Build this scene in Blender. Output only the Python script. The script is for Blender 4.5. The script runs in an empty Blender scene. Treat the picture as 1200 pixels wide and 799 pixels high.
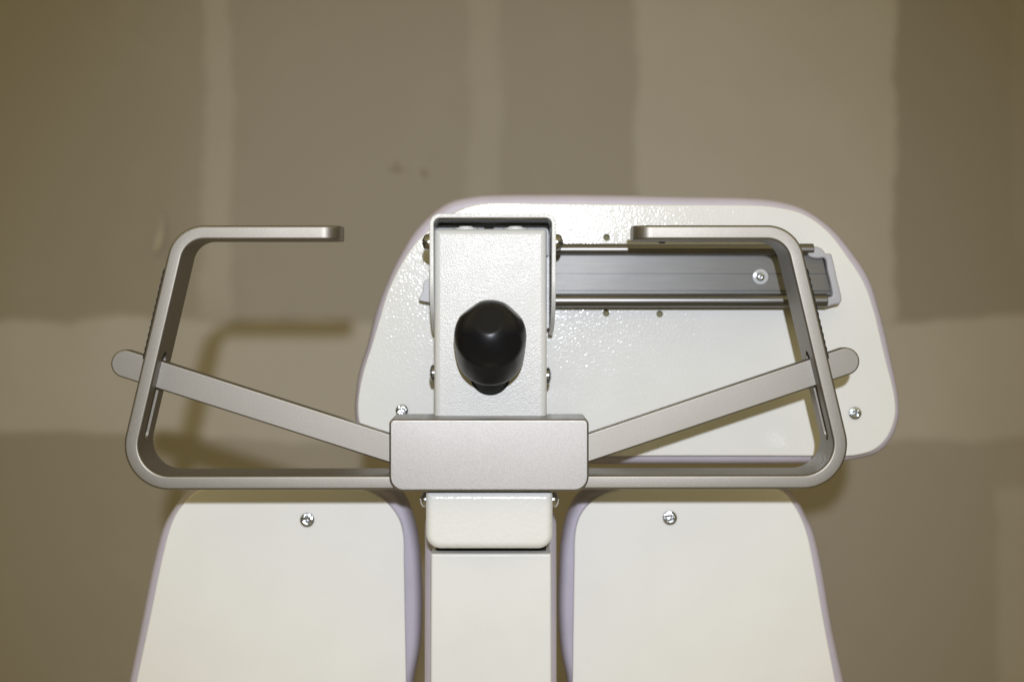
import bpy, bmesh, math, random
from mathutils import Vector, Matrix

random.seed(7)
sc = bpy.context.scene
COL = sc.collection
CAMZ = 1.2                      # height of the camera (m)
F = 1700.0                      # focal length measured in photograph pixels
CX, CY = 590.0, 347.0           # point of the photograph straight ahead of the camera


def P(px, py, d):
    """photo measurement at depth d (mm) -> metres"""
    d = d / 1000.0
    return Vector(((px - CX) * d / F, d, CAMZ - (py - CY) * d / F))


# ------------------------------------------------------------------ materials
class NB:
    def __init__(self, name):
        self.m = bpy.data.materials.new(name)
        self.m.use_nodes = True
        self.t = self.m.node_tree
        self.b = self.t.nodes['Principled BSDF']

    def n(self, typ, **kw):
        nd = self.t.nodes.new(typ)
        for k, v in kw.items():
            if k.startswith('i_'):
                nd.inputs[k[2:].replace('_', ' ')].default_value = v
            else:
                setattr(nd, k, v)
        return nd

    def l(self, a, b):
        self.t.links.new(a, b)

    def coords(self):
        return self.n('ShaderNodeTexCoord').outputs['Object']

    def noise(self, scale, detail=2.0, rough=.5, vec=None):
        nd = self.n('ShaderNodeTexNoise')
        nd.inputs['Scale'].default_value = scale
        nd.inputs['Detail'].default_value = detail
        nd.inputs['Roughness'].default_value = rough
        self.l(vec if vec is not None else self.coords(), nd.inputs['Vector'])
        return nd.outputs['Fac']

    def math(self, op, a, b=None, clamp=False):
        nd = self.n('ShaderNodeMath', operation=op)
        nd.use_clamp = clamp
        for i, v in enumerate((a, b)):
            if v is None:
                continue
            if isinstance(v, (int, float)):
                nd.inputs[i].default_value = v
            else:
                self.l(v, nd.inputs[i])
        return nd.outputs[0]

    def smooth(self, v, lo, hi, a=0.0, b=1.0):
        nd = self.n('ShaderNodeMapRange', interpolation_type='SMOOTHSTEP')
        self.l(v, nd.inputs['Value'])
        nd.inputs['From Min'].default_value = lo
        nd.inputs['From Max'].default_value = hi
        nd.inputs['To Min'].default_value = a
        nd.inputs['To Max'].default_value = b
        return nd.outputs['Result']

    def lin(self, v, lo, hi, a, b):
        nd = self.n('ShaderNodeMapRange')
        self.l(v, nd.inputs['Value'])
        nd.inputs['From Min'].default_value = lo
        nd.inputs['From Max'].default_value = hi
        nd.inputs['To Min'].default_value = a
        nd.inputs['To Max'].default_value = b
        return nd.outputs['Result']

    def mix(self, fac, a, b):
        nd = self.n('ShaderNodeMix', data_type='RGBA')
        if isinstance(fac, (int, float)):
            nd.inputs['Factor'].default_value = fac
        else:
            self.l(fac, nd.inputs['Factor'])
        for s, v in (('A', a), ('B', b)):
            if isinstance(v, tuple):
                [i for i in nd.inputs if i.name == s and i.type == 'RGBA'][0].default_value = (*v, 1)
            else:
                self.l(v, [i for i in nd.inputs if i.name == s and i.type == 'RGBA'][0])
        return [o for o in nd.outputs if o.type == 'RGBA'][0]

    def bump(self, h, strength, dist):
        nd = self.n('ShaderNodeBump')
        nd.inputs['Strength'].default_value = strength
        nd.inputs['Distance'].default_value = dist
        self.l(h, nd.inputs['Height'])
        self.l(nd.outputs['Normal'], self.b.inputs['Normal'])
        return nd

    def set(self, **kw):
        for k, v in kw.items():
            self.b.inputs[k.replace('_', ' ')].default_value = v


def powder(name, col, rough, scale, bstr, dist, spec=.5):
    k = NB(name)
    co = k.coords()
    big = k.noise(14, 3, .55, co)
    k.l(k.mix(k.lin(big, .3, .7, 0, 1), tuple(c * .965 for c in col), col), k.b.inputs['Base Color'])
    grain = k.noise(scale, 0.6, .5, co)
    k.bump(grain, bstr, dist)
    k.set(Roughness=rough, Specular_IOR_Level=spec)
    rv = k.noise(30, 3, .6, co)
    k.l(k.lin(rv, .3, .7, rough * .85, rough * 1.2), k.b.inputs['Roughness'])
    return k.m


def metal(name, col, rough, scale, bstr, dist, streak=False, metallic=1.0, var=1.0):
    k = NB(name)
    co = k.coords()
    vec = co
    if streak:
        mp = k.n('ShaderNodeMapping')
        mp.inputs['Scale'].default_value = (1, 40, 40)
        k.l(co, mp.inputs['Vector'])
        vec = mp.outputs['Vector']
    g = k.noise(scale, 1.5, .6, vec)
    k.l(k.mix(k.lin(g, .3, .7, 0, 1), tuple(c * (1 - .14 * var) for c in col), tuple(c * (1 + .12 * var) for c in col)), k.b.inputs['Base Color'])
    k.bump(g, bstr, dist)
    sm = k.noise(22, 4, .6, co)
    k.l(k.lin(sm, .3, .7, rough * .96, rough * 1.05), k.b.inputs['Roughness'])
    k.set(Metallic=metallic)
    return k.m


def plain(name, col, rough, metallic=0.0, spec=.5, var=.12, scale=60, bstr=0.0, dist=.0002):
    k = NB(name)
    co = k.coords()
    g = k.noise(scale, 3, .6, co)
    k.l(k.mix(k.lin(g, .3, .7, 0, 1), tuple(c * (1 - var) for c in col), col), k.b.inputs['Base Color'])
    k.set(Roughness=rough, Metallic=metallic, Specular_IOR_Level=spec)
    if bstr:
        k.bump(g, bstr, dist)
    return k.m


M = {}
M['board'] = powder('white powder coat, coarse', (.745, .745, .715), .14, 760, 1, .00012, .36)
M['column'] = powder('white powder coat, fine', (.62, .62, .60), .3, 1250, 1, .00014, .3)
M['cover'] = powder('white gloss enamel', (.73, .73, .705), .17, 360, 1, .00022)
M['pad'] = powder('white smooth enamel', (.79, .785, .745), .42, 500, .10, .0004)
M['tube'] = powder('white satin enamel', (.69, .69, .665), .42, 500, .10, .0004)
M['steel'] = metal('satin anodised aluminium', (.265, .247, .217), .48, 1900, .2, .00015)
M['plate'] = metal('bead blasted aluminium', (.285, .271, .25), .43, 2300, .5, .0001)
for _k in ('steel', 'plate'):                 # clear anodised skin
    _b = M[_k].node_tree.nodes['Principled BSDF']
    _b.inputs['Coat Weight'].default_value = 0.0
    _b.inputs['Coat Roughness'].default_value = .2
M['rail'] = metal('extruded aluminium', (.335, .335, .33), .60, 30, .01, .0001, streak=True, var=.4)
_t = M['rail'].node_tree
_tg = _t.nodes.new('ShaderNodeTangent')
_tg.direction_type = 'RADIAL'
_tg.axis = 'X'
_t.links.new(_tg.outputs['Tangent'], _t.nodes['Principled BSDF'].inputs['Tangent'])
_t.nodes['Principled BSDF'].inputs['Anisotropic'].default_value = .95
_t.nodes['Principled BSDF'].inputs['Metallic'].default_value = .85
M['rod'] = metal('polished rod steel', (.19, .185, .178), .36, 30, .06, .0002, streak=True)
M['zinc'] = metal('zinc plated steel', (.55, .56, .55), .30, 160, .15, .0003)
M['chrome'] = plain('bright screw steel', (.55, .57, .59), .2, 1.0)
M['screw'] = metal('blue zinc screw', (.50, .53, .54), .24, 420, 1.0, .0006)
M['brass'] = plain('yellow passivated washer', (.42, .40, .27), .3, 1.0)
M['rubber'] = plain('black moulded rubber', (.006, .0066, .009), .32, 0, .26, .3, 90, .08, .0003)
M['olive'] = plain('dark olive hole shade', (.19, .175, .085), .7)
M['dark'] = plain('black steel and gap shade', (.012, .0115, .011), .6, 0, .2)  # also blackens the gap block, where only shade falls
M['bolt'] = plain('dark bolt steel', (.30, .31, .33), .2, 1.0)
M['liner'] = plain('pale grey bounce liner', (.60, .61, .60), .5, 0)  # diffuse grey raised to bounce light inside the bracket head
M['cap'] = plain('grey translucent plastic', (.41, .41, .43), .4, 0, .5, .08)
M['clear'] = plain('clear grey plastic washer', (.55, .57, .58), .15, 0, .6, .1)
M['vinyl'] = plain('lavender vinyl', (.47, .435, .505), .48, 0, .4, .07, 45, .12, .0006)


def wall_material():
    k = NB('bare drywall with joint compound')
    co = k.coords()
    sep = k.n('ShaderNodeSeparateXYZ')
    k.l(co, sep.inputs[0])
    S = 1.6 / 1.7 / 1000            # metres on the wall per photo pixel
    wob = k.noise(7, 4, .6, co)
    wob2 = k.noise(30, 3, .6, co)
    w = k.math('ADD', k.math('MULTIPLY', k.math('SUBTRACT', wob, .5), .030), k.math('MULTIPLY', k.math('SUBTRACT', wob2, .5), .010))
    X = k.math('ADD', sep.outputs['X'], w)
    wz = k.noise(4, 4, .6, co)
    Z = k.math('ADD', sep.outputs['Z'], k.math('MULTIPLY', k.math('SUBTRACT', wz, .5), .05))
    xw = lambda px: (px - CX) * S
    zw = lambda py: -(py - CY) * S

    def band(v, a, b, s):
        lo, hi = min(a, b), max(a, b)
        return k.math('MULTIPLY', k.smooth(v, lo - s, lo + s), k.smooth(v, hi - s, hi + s, 1, 0))
    s = .0075
    v1 = k.math('MULTIPLY', band(X, xw(238), xw(271), s), k.smooth(Z, zw(420), zw(330)))
    v2 = k.math('MULTIPLY', band(X, xw(549), xw(586), s), k.smooth(Z, zw(400), zw(180), .5, 1))
    v3 = k.math('MULTIPLY', band(X, xw(745), xw(1049), s), k.smooth(Z, zw(382), zw(372)))
    h1 = band(Z, zw(376), zw(512), .007)
    h1 = k.math('MULTIPLY', h1, k.smooth(X, xw(1080), xw(1180), 1, .75))
    v4 = k.math('MULTIPLY', band(X, xw(1170), xw(1290), .008), k.smooth(Z, zw(560), zw(585), 0, 1))
    v5 = k.math('MULTIPLY', band(X, xw(1186), xw(1300), .006), k.smooth(Z, zw(310), zw(280)))
    f = k.math('MULTIPLY', v1, .50)
    f = k.math('MAXIMUM', f, k.math('MULTIPLY', v2, .32))
    f = k.math('MAXIMUM', f, k.math('MULTIPLY', v3, .68))
    f = k.math('MAXIMUM', f, k.math('MULTIPLY', h1, .78))
    f = k.math('MAXIMUM', f, k.math('MULTIPLY', v4, .46))
    f = k.math('MAXIMUM', f, k.math('MULTIPLY', v5, .25))
    blot = k.noise(9, 5, .62, co)
    f = k.math('ADD', f, k.lin(blot, .3, .7, -.09, .09), clamp=False)
    base = k.mix(k.smooth(sep.outputs['X'], xw(120), xw(330)), (.300, .270, .207), (.330, .300, .252))
    c = k.mix(k.math('MAXIMUM', f, 0.0), base, (.455, .425, .372))
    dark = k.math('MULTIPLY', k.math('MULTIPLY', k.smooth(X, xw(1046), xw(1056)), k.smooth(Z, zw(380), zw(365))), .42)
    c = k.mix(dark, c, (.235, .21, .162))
    # faint pencil scuffs on the paper face
    sc1 = k.noise(55, 2, .5, co)
    near = k.math('MULTIPLY', band(sep.outputs['X'], xw(455), xw(512), .01), band(sep.outputs['Z'], zw(185), zw(215), .012))
    c = k.mix(k.math('MULTIPLY', k.math('MULTIPLY', near, k.smooth(sc1, .56, .68)), .5), c, (.18, .15, .10))
    k.l(c, k.b.inputs['Base Color'])
    fine = k.noise(240, 3, .6, co)
    h = k.math('ADD', k.math('MULTIPLY', fine, .25), k.math('MULTIPLY', f, .6))
    k.bump(h, .25, .0012)
    k.set(Roughness=.85, Specular_IOR_Level=.2)
    return k.m


M['wall'] = wall_material()

# ------------------------------------------------------------------ mesh tools
WORLD = {}


def empty(name, loc):
    o = bpy.data.objects.new(name, None)
    o.empty_display_size = .05
    COL.objects.link(o)
    o.location = loc
    WORLD[o] = Vector(loc)
    return o


def to_obj(name, bm, mat, sharp=40, smooth=True):
    bmesh.ops.remove_doubles(bm, verts=bm.verts, dist=1e-6)
    bmesh.ops.recalc_face_normals(bm, faces=bm.faces)
    me = bpy.data.meshes.new(name)
    bm.to_mesh(me)
    bm.free()
    o = bpy.data.objects.new(name, me)
    COL.objects.link(o)
    me.materials.append(mat)
    return o


def build(name, bm, mat, parent=None, cut=(), sharp=32, label=None):
    o = to_obj(name, bm, mat)
    for c in cut:
        co = to_obj('cutter', c, mat)
        md = o.modifiers.new('cut', 'BOOLEAN')
        md.operation = 'DIFFERENCE'
        md.solver = 'EXACT'
        md.object = co
        bpy.context.view_layer.update()
        dg = bpy.context.evaluated_depsgraph_get()
        me = bpy.data.meshes.new_from_object(o.evaluated_get(dg))
        o.modifiers.clear()
        old = o.data
        o.data = me
        bpy.data.meshes.remove(old)
        cm = co.data
        bpy.data.objects.remove(co)
        bpy.data.meshes.remove(cm)
        me.name = name
    me = o.data
    xs = [v.co for v in me.vertices]
    c = Vector([(min(v[i] for v in xs) + max(v[i] for v in xs)) / 2 for i in range(3)])
    me.transform(Matrix.Translation(-c))
    for p in me.polygons:
        p.use_smooth = True
    me.set_sharp_from_angle(angle=math.radians(sharp))
    wn = o.modifiers.new('even shading', 'WEIGHTED_NORMAL')
    wn.keep_sharp = True
    wn.weight = 90
    WORLD[o] = c
    if parent is not None:
        o.parent = parent
        o.location = c - WORLD[parent]
    else:
        o.location = c
    if label:
        o['label'] = label
    return o


def catmull(pts, step=3.0, closed=True):
    out = []
    n = len(pts)
    rng = range(n if closed else n - 1)
    for i in rng:
        if closed:
            p0, p1, p2, p3 = (Vector(pts[(i + j) % n]) for j in (-1, 0, 1, 2))
        else:
            p1, p2 = Vector(pts[i]), Vector(pts[i + 1])
            p0 = Vector(pts[i - 1]) if i else p1 * 2 - p2
            p3 = Vector(pts[i + 2]) if i + 2 < n else p2 * 2 - p1
        a = .5
        t0 = 0.0
        t1 = t0 + max(1e-6, (p1 - p0).length ** a)
        t2 = t1 + max(1e-6, (p2 - p1).length ** a)
        t3 = t2 + max(1e-6, (p3 - p2).length ** a)
        k = max(1, int((p2 - p1).length / step))
        for s in range(k):
            t = t1 + (t2 - t1) * s / k
            A1 = p0 * ((t1 - t) / (t1 - t0)) + p1 * ((t - t0) / (t1 - t0))
            A2 = p1 * ((t2 - t) / (t2 - t1)) + p2 * ((t - t1) / (t2 - t1))
            A3 = p2 * ((t3 - t) / (t3 - t2)) + p3 * ((t - t2) / (t3 - t2))
            B1 = A1 * ((t2 - t) / (t2 - t0)) + A2 * ((t - t0) / (t2 - t0))
            B2 = A2 * ((t3 - t) / (t3 - t1)) + A3 * ((t - t1) / (t3 - t1))
            out.append(B1 * ((t2 - t) / (t2 - t1)) + B2 * ((t - t1) / (t2 - t1)))
    if not closed:
        out.append(Vector(pts[-1]))
    return out


def round_poly(corners, seg=8):
    """corners: (x, y, radius) -> points with filleted corners"""
    out = []
    n = len(corners)
    for i in range(n):
        p = Vector(corners[i][:2])
        r = corners[i][2]
        a = (Vector(corners[i - 1][:2]) - p).normalized()
        b = (Vector(corners[(i + 1) % n][:2]) - p).normalized()
        if r <= 0:
            out.append(p)
            continue
        ang = a.angle(b)
        t = r / math.tan(ang / 2)
        c = p + (a + b).normalized() * (r / math.sin(ang / 2))
        s, e = p + a * t - c, p + b * t - c
        tot = s.angle(e)
        sgn = 1 if s.x * e.y - s.y * e.x > 0 else -1
        for k in range(seg + 1):
            q = sgn * tot * k / seg
            out.append(c + Vector((s.x * math.cos(q) - s.y * math.sin(q), s.x * math.sin(q) + s.y * math.cos(q))))
    return out


def offset(loop, o):
    """offset a closed 2D loop outwards by o"""
    n = len(loop)
    area = sum(loop[i].x * loop[(i + 1) % n].y - loop[(i + 1) % n].x * loop[i].y for i in range(n))
    sg = 1 if area > 0 else -1
    res = []
    for i in range(n):
        t = (loop[(i + 1) % n] - loop[i - 1])
        if t.length < 1e-9:
            res.append(loop[i].copy())
            continue
        t.normalize()
        res.append(loop[i] + Vector((t.y, -t.x)) * (sg * o))
    return res


def loft(loops3d):
    bm = bmesh.new()
    rings = [[bm.verts.new(v) for v in lp] for lp in loops3d]
    n = len(rings[0])
    for a, b in zip(rings, rings[1:]):
        for i in range(n):
            bm.faces.new((a[i], a[(i + 1) % n], b[(i + 1) % n], b[i]))
    bm.faces.new(rings[0])
    bm.faces.new(list(reversed(rings[-1])))
    return bm


def slab(loop_px, d, thick, bev=1.0, seg=3, backbev=None, tilt=None):
    """a plate: outline measured on the photo at depth d (mm), real thickness (mm), rounded edges"""
    loop = [Vector((P(p[0], p[1], d).x, P(p[0], p[1], d).z)) for p in loop_px]
    prof = []
    if bev > 0:
        for k in range(seg + 1):
            q = math.pi / 2 * k / seg
            prof.append((-bev * (1 - math.sin(q)), bev * (1 - math.cos(q))))
    else:
        prof.append((0, 0))
    bb = bev if backbev is None else backbev
    if bb > 0:
        for k in range(seg + 1):
            q = math.pi / 2 * k / seg
            prof.append((-bb * (1 - math.cos(q)), thick - bb * (1 - math.sin(q))))
    else:
        prof.append((0, thick))
    loops = []
    for o, y in prof:
        lp = offset(loop, o / 1000)
        loops.append([Vector((v.x, (d + y) / 1000, v.y)) for v in lp])
    return loft(loops)


def profile_loft(loop_px, d, prof):
    loop = [Vector((P(p[0], p[1], d).x, P(p[0], p[1], d).z)) for p in loop_px]
    return loft([[Vector((v.x, y / 1000, v.y)) for v in offset(loop, o / 1000)] for o, y in prof])


def rounded_block(corners_px, d, prof, seg=6):
    """like profile_loft for a polygon given by its corners (x, y, radius px): mitred offsets, so edges may be rounder than corners"""
    k = d / F / 1000
    cs = [(P(c[0], c[1], d).x, P(c[0], c[1], d).z, c[2] * k) for c in corners_px]
    n = len(cs)
    area = sum(cs[i][0] * cs[(i + 1) % n][1] - cs[(i + 1) % n][0] * cs[i][1] for i in range(n))
    sg = 1 if area > 0 else -1
    loops = []
    for o, y in prof:
        o /= 1000
        out = []
        for i in range(n):
            p = Vector(cs[i][:2])
            a = (p - Vector(cs[i - 1][:2])).normalized()
            b = (Vector(cs[(i + 1) % n][:2]) - p).normalized()
            na, nb = Vector((a.y, -a.x)) * sg, Vector((b.y, -b.x)) * sg
            q = p + (na + nb) * (o / (1 + na.dot(nb)))
            out.append((q.x, q.y, max(cs[i][2] + o, .00025)))
        loops.append([Vector((v.x, y / 1000, v.y)) for v in round_poly(out, seg)])
    return loft(loops)


def frame_of(axis):
    axis = axis.normalized()
    up = Vector((0, 0, 1)) if abs(axis.z) < .9 else Vector((1, 0, 0))
    u = axis.cross(up).normalized()
    return axis, u, axis.cross(u).normalized()


def lathe(bm, origin, axis, prof, seg=24, hexfrom=None, rot=0.0):
    """prof: (radius mm, height mm) from base to tip; rings from index hexfrom on are hexagonal"""
    a, u, v = frame_of(axis)
    rings = []
    for i, (r, h) in enumerate(prof):
        ring = []
        for k in range(seg):
            th = 2 * math.pi * k / seg
            rr = r
            if hexfrom is not None and i >= hexfrom:
                m = (th % (math.pi / 3)) - math.pi / 6
                rr = r * math.cos(math.pi / 6) / math.cos(m)
            th += rot
            ring.append(bm.verts.new(origin + a * (h / 1000) + (u * math.cos(th) + v * math.sin(th)) * (rr / 1000)))
        rings.append(ring)
    for p, q in zip(rings, rings[1:]):
        for k in range(seg):
            bm.faces.new((p[k], p[(k + 1) % seg], q[(k + 1) % seg], q[k]))
    bm.faces.new(list(reversed(rings[0])))
    bm.faces.new(rings[-1])
    return bm


def sweep(path, width, ext, bev=1.1, seg=2):
    """path: 3D points in a plane facing the camera; a rectangular bar (width in that plane,
    ext(i) = (front, back) depth in mm) with rounded edges"""
    n = len(path)
    rings = []
    hw = width / 2
    bm = bmesh.new()
    for i, p in enumerate(path):
        t = path[min(i + 1, n - 1)] - path[max(i - 1, 0)]
        t.normalize()
        nrm = Vector((-t.z, 0, t.x))
        d0, d1 = ext(i)
        b = min(bev, (d1 - d0) * .45)
        sec = []
        for (sx, sy, q0) in ((1, 1, 0), (-1, 1, 1), (-1, -1, 2), (1, -1, 3)):
            for k in range(seg + 1):
                q = math.pi / 2 * (q0 + k / seg)
                cx = sx * (hw - b) + b * math.cos(q)
                cy = (d1 - b if sy > 0 else d0 + b) + b * math.sin(q)
                sec.append((cx, cy))
        rings.append([bm.verts.new(Vector((p.x, 0, p.z)) + nrm * (c / 1000) + Vector((0, y / 1000, 0))) for c, y in sec])
    m = len(rings[0])
    for a, b in zip(rings, rings[1:]):
        for k in range(m):
            bm.faces.new((a[k], a[(k + 1) % m], b[(k + 1) % m], b[k]))
    bm.faces.new(rings[0])
    bm.faces.new(list(reversed(rings[-1])))
    return bm


def box(x0, x1, y0, y1, z0, z1):
    bm = bmesh.new()
    vs = [bm.verts.new((x, y, z)) for x in (x0, x1) for y in (y0, y1) for z in (z0, z1)]
    for f in ((0, 1, 3, 2), (4, 6, 7, 5), (0, 4, 5, 1), (2, 3, 7, 6), (0, 2, 6, 4), (1, 5, 7, 3)):
        bm.faces.new([vs[i] for i in f])
    return bm


def pathpts(corners, seg=14, step=6):
    """open polyline with filleted corners, resampled along its straights"""
    out = []
    n = len(corners)
    pts = [Vector(c[:2]) for c in corners]
    for i in range(n):
        r = corners[i][2]
        if r <= 0 or i in (0, n - 1):
            out.append([pts[i]])
            continue
        a = (pts[i - 1] - pts[i]).normalized()
        b = (pts[i + 1] - pts[i]).normalized()
        ang = a.angle(b)
        t = r / math.tan(ang / 2)
        c = pts[i] + (a + b).normalized() * (r / math.sin(ang / 2))
        s, e = pts[i] + a * t - c, pts[i] + b * t - c
        tot = s.angle(e)
        sgn = 1 if s.x * e.y - s.y * e.x > 0 else -1
        out.append([c + Vector((s.x * math.cos(sgn * tot * k / seg) - s.y * math.sin(sgn * tot * k / seg),
                                s.x * math.sin(sgn * tot * k / seg) + s.y * math.cos(sgn * tot * k / seg))) for k in range(seg + 1)])
    res = []
    for i, grp in enumerate(out):
        if res:
            a, b = res[-1], grp[0]
            k = max(1, int((b - a).length / step))
            for s in range(1, k):
                res.append(a.lerp(b, s / k))
        res += grp
    return res


def screw_head(px, py, d, r, washer=0):
    bm = bmesh.new()
    o = P(px, py, d)
    prof = [(r, -1.5), (r, .5), (r * .97, .85), (r * .9, 1.15), (r * .62, 1.45), (r * .52, 1.45), (r * .47, 1.25), (r * .44, .2)]
    lathe(bm, o, Vector((0, -1, 0)), prof, 24, hexfrom=6)
    return bm


def side_bolt(px, py, d, sgn, r, h, wash=True):
    bm = bmesh.new()
    o = P(px, py, d)
    prof = [(r * .92, -1.0), (r * .92, .5), (r, .55), (r, .35 * h)]
    for k in range(1, 6):
        q = math.pi / 2 * k / 6
        prof.append((r * math.cos(q) * .98, .35 * h + .65 * h * math.sin(q)))
    prof += [(r * .34, h), (r * .30, h * .6)]
    lathe(bm, o, Vector((sgn, 0, 0)), prof, 24)
    return bm


# ------------------------------------------------------------------ wall
wall = build('drywall', box(-2.2, 2.2, 1.6, 1.613, 0, 2.6), M['wall'])
# keep the wall's texture origin straight ahead of the camera
off = Vector((0, 1.6, CAMZ)) - wall.location
wall.data.transform(Matrix.Translation(-off))
wall.location = wall.location + off
WORLD[wall] = wall.location.copy()
wall['label'] = 'bare beige drywall with paler bands of joint compound, behind the white machine'
wall['category'] = 'wall'
loops = []
for k in range(11):
    t = k / 10                                  # from the lifted lower end to the tip that still holds
    cx, cy = 186.5 + 4.5 * t, 296 - 50 * t
    hw = 5.2 * (1 - t) ** .6 * min(1, .45 + 2.2 * t) + .5
    st = 13 * (1 - t) ** 1.7
    sl = 2.5 * math.sin(3 * t)
    lp = []
    for sx, dy in ((-1, 0), (0, -1.2), (1, .6), (1, 1.4), (0, -.4), (-1, .8)):
        q = P(cx + sx * hw + sl * .4, cy, 1599)
        q.y = 1.5998 - (st + dy * .8) / 1000
        lp.append(q)
    loops.append(lp)
bmc = loft(loops)
build('paper_curl', bmc, plain('torn paper face', (.37, .335, .265), .8), wall)

# ------------------------------------------------------------------ machine
root = empty('padded_machine', (0, .93, P(0, 1010, 930).z))
root['label'] = 'white steel machine with grey metal handlebar, black knob and lavender padded boards'
root['category'] = 'machine'

# --- big upper board with its cushion
board_px = catmull([(570, 238), (552, 241), (535, 247.5), (512, 262), (490, 281), (472.6, 305), (455, 340), (445, 372), (435.5, 404),
                    (426, 434), (420.5, 460), (419, 480), (422, 500), (430, 516), (446, 528), (468, 533.5), (500, 535), (560, 535), (640, 534.6), (720, 534.4), (800, 534.2),
                    (880, 534.2), (950, 534.4), (985, 534.6), (1003, 533.5), (1025, 527), (1041, 511), (1049.5, 487), (1048.5, 463), (1037.8, 419),
                    (1031, 390), (1024, 362), (1012.6, 330.8), (992.7, 299.6), (970, 271), (941.6, 251), (905, 242.3), (870, 240.6), (800, 240.2), (720, 239.2), (640, 238.2)], 4)
bc = []
for (hx, hy, hr) in ((711.5, 278, 2.2), (711, 367, 2.2), (774, 368, 2.2), (777, 283, 2.2)):
    b = bmesh.new()
    lathe(b, P(hx, hy, 925), Vector((0, 1, 0)), [(hr, 0), (hr, 20)], 20)
    bc.append(b)
holes = ((711.5, 278, 2.2), (711, 367, 2.2), (774, 368, 2.2), (777, 283, 2.2))
board = build('back_board', slab(board_px, 930, 6, 1.2), M['board'], root, cut=bc, sharp=50)
cush_px = catmull([(570, 228.5), (552, 230.5), (524, 238), (490, 266), (465, 305), (451, 336), (440, 366), (430.5, 404), (421, 434),
                   (417, 460), (416, 482), (419, 503), (428, 521), (444, 534), (468, 540.5), (500, 542.5), (560, 543), (640, 543), (720, 543), (800, 543),
                   (880, 543), (950, 542), (985, 540), (1003, 537), (1026, 530), (1043, 512), (1051.3, 487), (1050.8, 463), (1042, 419),
                   (1035.5, 390), (1029, 365), (1016.5, 326), (998, 297), (971.5, 266), (938, 243.5), (905, 234.5), (870, 231.5), (800, 230), (720, 228.5), (640, 227.8)], 5)


def cushion(loop, d0, dw, d1):
    prof = [(-6, d0), (-3.2, d0 + 1.5), (-1.6, d0 + 4), (-.5, d0 + 8), (0, dw)]
    R = d1 - dw
    for k in range(1, 8):
        q = math.pi / 2 * k / 7
        prof.append((-R * .62 * (1 - math.cos(q)), dw + R * math.sin(q)))
    return profile_loft(loop, dw, prof)


build('cushion', cushion(cush_px, 936.3, 950, 988), M['vinyl'], board, sharp=60)
for (hx, hy, r) in holes:
    b = bmesh.new()
    lathe(b, P(hx, hy, 936.2), Vector((0, -1, 0)), [(2.6, -3), (2.6, 0), (1.0, .05)], 16)
    build('hole_shade', b, M['olive'], board)  # dark olive disc standing in for the shade inside each hole
for (hx, hy, r) in ((471, 481, 4.1), (1002, 484, 4.1)):
    build('screw', screw_head(hx, hy, 930, r), M['screw'], board)
# a short stitched seam hangs at the cushion's lower edge
# --- slide rail with two rods on the board
rail_px = [(508, 299.5), (963, 299.5), (974.5, 346), (508, 346)]
rb = slab(rail_px, 918, 11.7, .5)
gro = slab([(480, 320.4), (1000, 320.4), (1000, 321.9), (480, 321.9)], 917, 1.8, 0)
g2 = slab([(480, 340.2), (1000, 340.2), (1000, 342.2), (480, 342.2)], 917, 2.4, 0)
rail = build('slide_rail', rb, M['rail'], root, cut=[gro, g2])
for (cy, x1, rr) in ((292.4, 953, 3.75), (352.2, 969, 4.4)):
    b = bmesh.new()
    o = P(510, cy, 917)
    L = (P(x1, cy, 917).x - o.x) * 1000
    lathe(b, o, Vector((1, 0, 0)), [(rr - .4, 0), (rr, .4), (rr, L - .4), (rr - .4, L)], 40)
    build('rod', b, M['rod'], rail)
capp = catmull([(946, 296), (949, 291), (957, 289), (964, 292), (968, 297), (974, 297.5), (976, 303), (981, 325), (986.5, 352), (984.5, 355.5), (977, 357.5),
                (968, 359.5), (962, 356), (962, 351.5), (968, 348), (975, 347), (974.5, 338), (970, 318), (966.5, 303), (958, 303.2), (949, 301)], 1.5)
build('end_cap', slab(capp, 914, 15.7, 1.3), M['cap'], rail)
capl = catmull([(490.5, 351), (493, 346), (495.5, 341), (496.5, 331), (500, 328), (510, 327), (512, 340), (512, 353.5), (500, 354)], 1.5)
build('end_cap', slab(capl, 914, 15.7, .5), M['cap'], rail)
b = bmesh.new()
lathe(b, P(891, 324.5, 918), Vector((0, -1, 0)), [(5.0, -.5), (5.0, .5), (4.5, 1.0), (3.2, 1.2), (3.0, .9)], 28)
ws = build('washer', b, M['clear'], rail)
build('screw', screw_head(891, 324.5, 917.2, 2.7), M['chrome'], rail)

# --- mounting bracket: a strap bent round the head of the column
bp = pathpts([(506, 396, 0), (505.6, 252.7, 10), (649.2, 252.7, 10), (648.8, 396, 0)], 8, 5)
bpath = [P(p.x, p.y, 857) for p in bp]


def bext(i):
    y = bp[i].y
    if y < 330:
        return (857, 929)
    t = min(1, (y - 330) / 66)
    return (857 + 66 * (1 - math.sqrt(max(0, 1 - t ** 2.2))), 929)


bracket = build('mounting_bracket', sweep(bpath, 2.5, bext, .5), M['column'], root)
for (bx, sg) in ((503.2, -1), (651.6, 1)):
    bo = build('pivot_bolt', side_bolt(bx, 284, 866, sg, 4.9, 4.2), M['bolt'], bracket)
    b = bmesh.new()
    lathe(b, P(bx - sg * 1.0, 284, 866), Vector((sg, 0, 0)), [(5.2, -.5), (5.2, 1.0), (4.6, 1.3)], 24)
    build('washer', b, M['brass'], bo)
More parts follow.
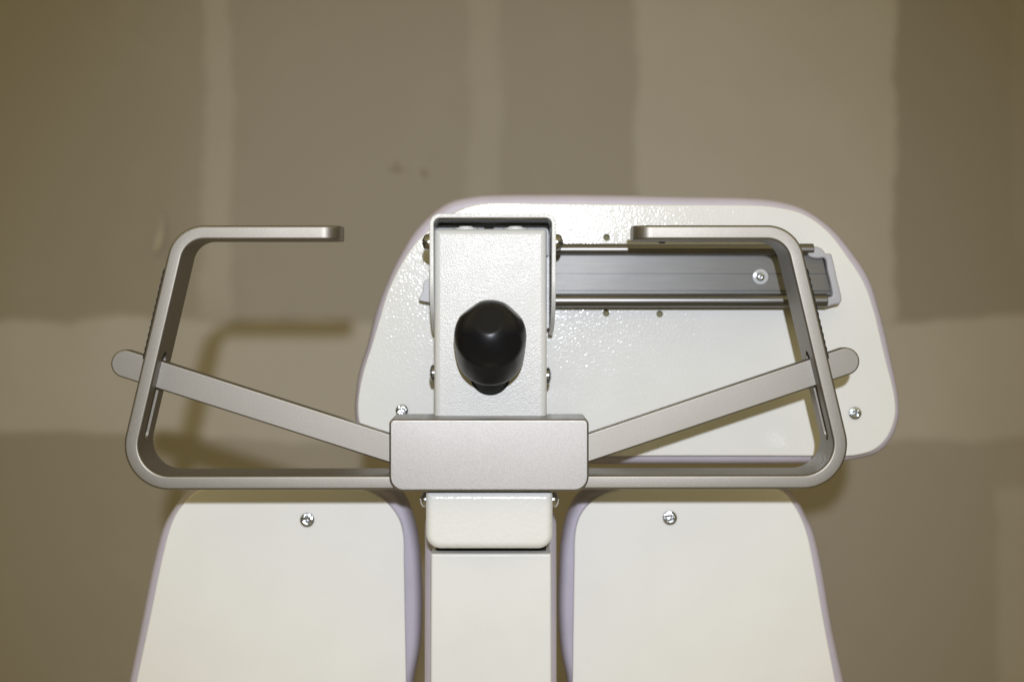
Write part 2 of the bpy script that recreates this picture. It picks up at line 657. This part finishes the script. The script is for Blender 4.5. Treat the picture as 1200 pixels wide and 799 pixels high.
# inside the bracket, behind the column head: hinge plates pale grey to bounce light
build('inner_hinge', slab(round_poly([(509, 264, 2), (568, 264, 2), (568, 300, 2), (509, 300, 2)]), 902, 5, .8), M['liner'], bracket)
build('inner_hinge', slab(round_poly([(578, 264, 2), (643, 264, 2), (643, 300, 2), (578, 300, 2)]), 902, 5, .8), M['liner'], bracket)
build('back_plate', slab(round_poly([(508.5, 259, 2), (646, 259, 2), (646, 386, 8), (508.5, 386, 8)]), 909, 4, .6), M['column'], bracket)
build('bounce_sheet', slab(round_poly([(509, 255.8, .5), (645, 255.8, .5), (645, 257.6, .5), (509, 257.6, .5)]), 868, 58, .4), M['liner'], bracket)  # added sheet; its pale grey stands in for bounced light under the strap

# --- upper column
cpx = [(508.5, 268, 3), (641, 268, 3), (641, 500, 1), (508.5, 500, 1)]
b = rounded_block(cpx, 862, [(-4.0, 862), (-2.6, 862.25), (-1.4, 862.9), (-.5, 863.9), (-.05, 865.4), (0, 867), (0, 900)])
column = build('upper_column', b, M['column'], root, sharp=50)
for lx in (546, 604):
    b = bmesh.new()
    lathe(b, P(lx, 268.6, 873), Vector((0, 0, 1)), [(7.5, -.5), (7.5, .5), (4.6, .8), (4.2, 1.5), (3.4, 1.8)], 26)
    build('weld_nut', b, M['pad'], column)
for (bx, by, sg) in ((508.6, 437, -1), (641.0, 440, 1)):
    bo = build('bolt', side_bolt(bx, by, 884, sg, 5.2, 2.6), M['bolt'], column)

# --- black knob on its stem
Bs, Cs = P(574.5, 438, 863), P(574.5, 394, 824)
ax = (Cs - Bs)
hc = ax.length * 1000
R = 20.6
bm = bmesh.new()
prof = [(10.6, 19.4), (16, 19.6), (18.4, 20.4), (19.4, 22), (19.8, 25.5), (20.1, 31), (20.4, 36), (20.6, hc)]
for k in range(0, 29):
    q = math.pi / 2 * k / 29
    prof.append((R * math.cos(q), hc + 21 * math.sin(q)))
prof.append((.4, hc + 21.0))
lathe(bm, Bs, ax, prof, 96)
a, u, v = frame_of(ax)
cen = Bs + a * ((hc) / 1000)
planes = [((a + Vector((-.04, 0, -.06))).normalized(), 19.35)]
for az in (40, 132, 222, 318):
    q = math.radians(az)
    side = Vector((1, 0, 0)) * math.cos(q) + (Vector((1, 0, 0)).cross(a) if False else a.cross(Vector((1, 0, 0)))).normalized() * math.sin(q)
    nn = (a * math.cos(math.radians(62)) + side * math.sin(math.radians(62))).normalized()
    planes.append((nn, 19.8 if az in (222, 318) else 19.4))
for vtx in bm.verts:
    for nn, h in planes:
        s = (vtx.co - cen).dot(nn) * 1000
        if s > h:
            vtx.co -= nn * ((s - h) / 1000 * (.96 if h == planes[0][1] else .8))
knob = build('knob', bm, M['rubber'], root, sharp=75)
b = bmesh.new()
lathe(b, Bs, ax, [(11.2, -6), (11.2, 12), (11.2, 21)], 48)
build('stem', b, M['dark'], knob)
b = bmesh.new()
lathe(b, P(574.5, 439.5, 862.2), Vector((0, -1, 0)), [(12, -1), (12, .4), (11.6, .7), (10.4, .8)], 36)
build('collar', b, M['dark'], knob)

# --- grey metal clamp block in front of the handlebar
blk_px = round_poly([(456, 491, 6), (690, 491, 6), (690, 575.5, 17), (456, 575.5, 17)], 9)
block = build('clamp_block', slab(blk_px, 838, 38, 1.3, 4, .6), M['plate'], root, sharp=50)

# --- the handlebar, one bent flat bar, slotted for the two arms
HB = [(397.5, 272.6, 0), (210.9, 272.6, 35), (142.2, 565.8, 44), (996.6, 564.6, 44), (927.4, 272.4, 35), (743.3, 272.4, 0)]
hp = pathpts(HB, 16, 8)
# extra samples near both ends for the rounded tips
def densify(pts, end):
    a, b = (pts[0], pts[3]) if end == 0 else (pts[-1], pts[-4])
    ins = [a.lerp(b, (k / 14) ** 1.6) for k in range(0, 15)]
    return ins + pts[4:] if end == 0 else pts[:-4] + list(reversed(ins))
hp = densify(hp, 0)
hp = densify(hp, 1)
hpath = [P(p.x, p.y, 846) for p in hp]
Dbar = 37.0


def hext(i):
    q = min((hpath[i] - hpath[0]).length, (hpath[i] - hpath[-1]).length) * 1000
    Rr = 10.0
    c = 0.0
    if q < Rr:
        c = Rr - math.sqrt(max(0, Rr * Rr - (Rr - q) ** 2))
    return (846 + c, 846 + Dbar - c)


hb = sweep(hpath, 8.4, hext, 1.5, 3)


def slot_cut(xa, ya, xb, yb):
    """a through slot in the upright, running along it"""
    a, c = P(xa, ya, 846), P(xb, yb, 846)
    t = (c - a).normalized()
    n = Vector((-t.z, 0, t.x))
    loops = []
    for s in (-.02, .02):
        lp = []
        for (e, y, q0) in ((c, 862.2, 0), (a, 862.2, 1)):
            for k in range(7):
                q = math.pi * k / 6 + (0 if q0 == 0 else math.pi)
                # half circle at each end
                lp.append(e + t * (.0051 * math.sin(q)) + Vector((0, y / 1000 - e.y + .0051 * math.cos(q), 0)) + n * s)
        loops.append(lp)
    return loft(loops)


handle = build('handlebar', hb, M['steel'], root, cut=[slot_cut(176.0, 421, 155.5, 508), slot_cut(962.6, 420, 983, 507)], sharp=40)
for (xa, ya, xb, yb, sg) in ((200.4, 317, 175.5, 423, 1), (938.0, 317, 963.1, 423, -1)):
    # toothed black strip set along the outer side of the upright
    a, c = P(xa, ya, 846), P(xb, yb, 846)
    t = (c - a).normalized()
    n = Vector((-t.z, 0, t.x))
    if (n.x < 0) != (sg > 0):
        n = -n
    bm = bmesh.new()
    L = (c - a).length
    nt = 26
    pts = []
    for k in range(nt + 1):
        pts.append(a + t * (L * k / nt) + n * ((4.4 + (.95 if k % 2 else .55)) / 1000))
    top = [bm.verts.new(p + Vector((0, .003, 0))) for p in pts]
    bot = [bm.verts.new(p + Vector((0, .030, 0))) for p in pts]
    ti = [bm.verts.new(a + t * (L * k / nt) + n * .0041 + Vector((0, .003, 0))) for k in range(nt + 1)]
    bi = [bm.verts.new(a + t * (L * k / nt) + n * .0041 + Vector((0, .030, 0))) for k in range(nt + 1)]
    for k in range(nt):
        bm.faces.new((top[k], top[k + 1], bot[k + 1], bot[k]))
        bm.faces.new((top[k], top[k + 1], ti[k + 1], ti[k]))
        bm.faces.new((bot[k], bot[k + 1], bi[k + 1], bi[k]))
        bm.faces.new((ti[k], ti[k + 1], bi[k + 1], bi[k]))
    bm.faces.new((top[0], ti[0], bi[0], bot[0]))
    bm.faces.new((top[-1], ti[-1], bi[-1], bot[-1]))
    build('toothed_strip', bm, M['dark'], handle, sharp=10)


# --- the two flat arms through the slots
def arm(x0, y0, x1, y1, w):
    """from inside the block (x0,y0) to the centre of the rounded end (x1,y1)"""
    a, c = Vector((x0, y0)), Vector((x1, y1))
    t = (c - a).normalized()
    n = Vector((-t.y, t.x))
    h = w / 2
    pts = [a + n * h]
    k = int((c - a).length / 12)
    for i in range(1, k):
        pts.append(a.lerp(c, i / k) + n * h)
    for i in range(0, 19):
        q = math.pi / 2 - math.pi * i / 18
        pts.append(c + t * (h * math.cos(q)) + n * (h * math.sin(q)))
    for i in range(k - 1, 0, -1):
        pts.append(a.lerp(c, i / k) - n * h)
    pts.append(a - n * h)
    return slab(pts, 858, 8.5, 1.0, 3)


build('support_arm', arm(475, 531.2, 146.2, 426.2, 32.8), M['steel'], root)
build('support_arm', arm(672, 530.6, 991.3, 423.4, 32.4), M['steel'], root)

# --- lower pads
lp_px = catmull([(228, 577), (215, 590), (206, 602), (199, 618), (190, 652), (175, 725), (159.6, 798), (140, 890), (126, 955), (132, 985), (160, 1000), (300, 1003), (440, 1001), (470, 990),
                 (478.5, 965), (478, 880), (476.3, 799), (474.8, 720), (473.8, 660), (473, 627), (468, 608), (455, 590), (436, 578), (418, 573), (385, 571), (320, 571), (262, 571), (243, 572)], 4)
lc_px = catmull([(226, 570), (211, 586), (201, 600), (193, 616), (183, 652), (168, 725), (153, 798), (133, 890), (120, 955), (128, 990), (160, 1008), (300, 1010), (440, 1008), (466, 992),
                 (473, 965), (477, 880), (485, 799), (493, 755), (495.2, 710), (494.6, 675), (491, 630), (482.5, 597), (471, 576), (450, 566), (420, 563), (385, 562), (320, 562), (262, 562), (241, 563)], 4)
rp_px = catmull([(918, 576), (929, 589), (938, 604), (946, 625), (955, 667), (966, 730), (979.5, 799), (998, 890), (1012, 955), (1006, 985), (978, 1000), (840, 1003), (700, 1001), (676, 990),
                 (668, 965), (669, 880), (670.7, 799), (671.8, 720), (672.8, 660), (674, 623), (679.6, 604), (691, 589.5), (711, 578), (730, 573), (760, 571), (820, 571), (882, 571), (903, 572)], 4)
rc_px = catmull([(920, 569), (934, 586), (943, 602), (951, 618), (961, 660), (973, 730), (988, 799), (1006, 890), (1019, 955), (1011, 990), (978, 1008), (840, 1010), (700, 1008), (682, 992),
                 (676, 965), (671, 880), (664.5, 799), (656.5, 757), (653.6, 710), (654.3, 675), (657, 632), (665, 599), (679, 577), (700, 567), (730, 563), (760, 562), (820, 562), (882, 562), (903, 563)], 4)
for (pp, cc, sx, sy) in ((lp_px, lc_px, 360, 609), (rp_px, rc_px, 785, 606.5)):
    pad = build('leg_pad', slab(pp, 940, 5, 1.0), M['pad'], root, sharp=50)
    build('cushion', cushion(cc, 945.3, 960, 1000), M['vinyl'], pad, sharp=60)
    build('screw', screw_head(sx, sy, 940, 4.7), M['screw'], pad)

# --- lower column, hinge cover and the padded spine behind it
lcx = [(505, 648.4, 1.5), (646, 648.4, 1.5), (646.5, 1010, 2), (504, 1010, 2)]
b = rounded_block(lcx, 862, [(-1.6, 862), (-.8, 862.15), (-.25, 862.6), (0, 863.4), (0, 905)])
lower = build('lower_column', b, M['tube'], root, sharp=50)
hx = [(498.5, 575.5, 5), (648, 575.5, 5), (647.5, 643.4, 17), (499, 643.4, 17)]
prof = []
for k in range(8):
    q = math.pi / 2 * k / 7
    prof.append((-4.6 * (1 - math.sin(q)), 848 + 4.6 * (1 - math.cos(q))))
prof.append((0, 898))
cover = build('hinge_cover', rounded_block(hx, 848, prof, 8), M['cover'], root, sharp=60)
for (bx, sg) in ((499.6, -1), (647.8, 1)):
    build('bolt', side_bolt(bx, 585, 862, sg, 4.6, 3.6), M['chrome'], cover)
build('gap_shade_block', slab(round_poly([(511, 560, 2), (640, 560, 2), (640, 720, 2), (511, 720, 2)]), 872, 40, .6), M['dark'], root)  # added black block, standing for the shade in the gap under the cover
sp_px = [(498, 600, 14), (652, 600, 14), (652.5, 1015, 14), (497, 1015, 14)]
prof = []
for k in range(7):
    q = math.pi / 2 * k / 6
    prof.append((-9 * (1 - math.sin(q)), 900 + 9 * (1 - math.cos(q))))
prof += [(0, 935), (-2, 942), (-6, 946)]
build('spine_cushion', rounded_block(sp_px, 908, prof, 8), M['vinyl'], root, sharp=60)

# ------------------------------------------------------------------ light
w = bpy.data.worlds.new('World')
sc.world = w
w.use_nodes = True
nt = w.node_tree
bg = nt.nodes['Background']
tc = nt.nodes.new('ShaderNodeTexCoord')
sp = nt.nodes.new('ShaderNodeSeparateXYZ')
nt.links.new(tc.outputs['Generated'], sp.inputs[0])
rp = nt.nodes.new('ShaderNodeValToRGB')
el = rp.color_ramp.elements
el[0].position, el[0].color = 0.0, (.34, .275, .135, 1)        # floor of the room
el[1].position, el[1].color = 1.0, (.45, .38, .2, 1)        # warm overhead fill, bands invented to shape the metal's reflections
for pos, c in ((.30, (.26, .20, .1, 1)), (.46, (.13, .105, .05, 1)), (.56, (.17, .14, .065, 1)), (.70, (.72, .60, .315, 1)), (.86, (.80, .66, .34, 1))):
    e = el.new(pos)
    e.color = c
mr = nt.nodes.new('ShaderNodeMapRange')
mr.inputs['From Min'].default_value = -1
mr.inputs['From Max'].default_value = 1
nt.links.new(sp.outputs['Z'], mr.inputs['Value'])
nt.links.new(mr.outputs['Result'], rp.inputs['Fac'])
nt.links.new(rp.outputs['Color'], bg.inputs['Color'])
bg.inputs['Strength'].default_value = .92
sc.cycles.caustics_reflective = False
sc.cycles.caustics_refractive = False

fl = bpy.data.lights.new('flash', 'SPOT')
fl.energy = 50.5
fl.color = (.94, .985, 1.09)
fl.shadow_soft_size = .014
fl.spot_size = math.radians(49)
fl.spot_blend = 1.0
fo = bpy.data.objects.new('flash', fl)
COL.objects.link(fo)
fo.location = (.02, -.326, CAMZ + .155)
tgt = Vector((.0, .93, CAMZ - .03))
fo.rotation_euler = (tgt - fo.location).to_track_quat('-Z', 'Y').to_euler()

# ------------------------------------------------------------------ camera
cam = bpy.data.cameras.new('camera')
co = bpy.data.objects.new('camera', cam)
COL.objects.link(co)
co.location = (0, 0, CAMZ)
co.rotation_euler = (math.radians(90), 0, 0)
cam.sensor_width = 36
cam.lens = F / 1200 * 36
cam.shift_x = (600 - CX) / 1200
cam.shift_y = -(399.5 - CY) / 1200
cam.clip_start = .02
cam.clip_end = 50
cam.dof.use_dof = True
cam.dof.focus_distance = .862
cam.dof.aperture_fstop = 4.8
sc.camera = co

sc.view_settings.view_transform = 'Standard'
sc.view_settings.look = 'None'
sc.view_settings.exposure = 0
sc.view_settings.gamma = 1
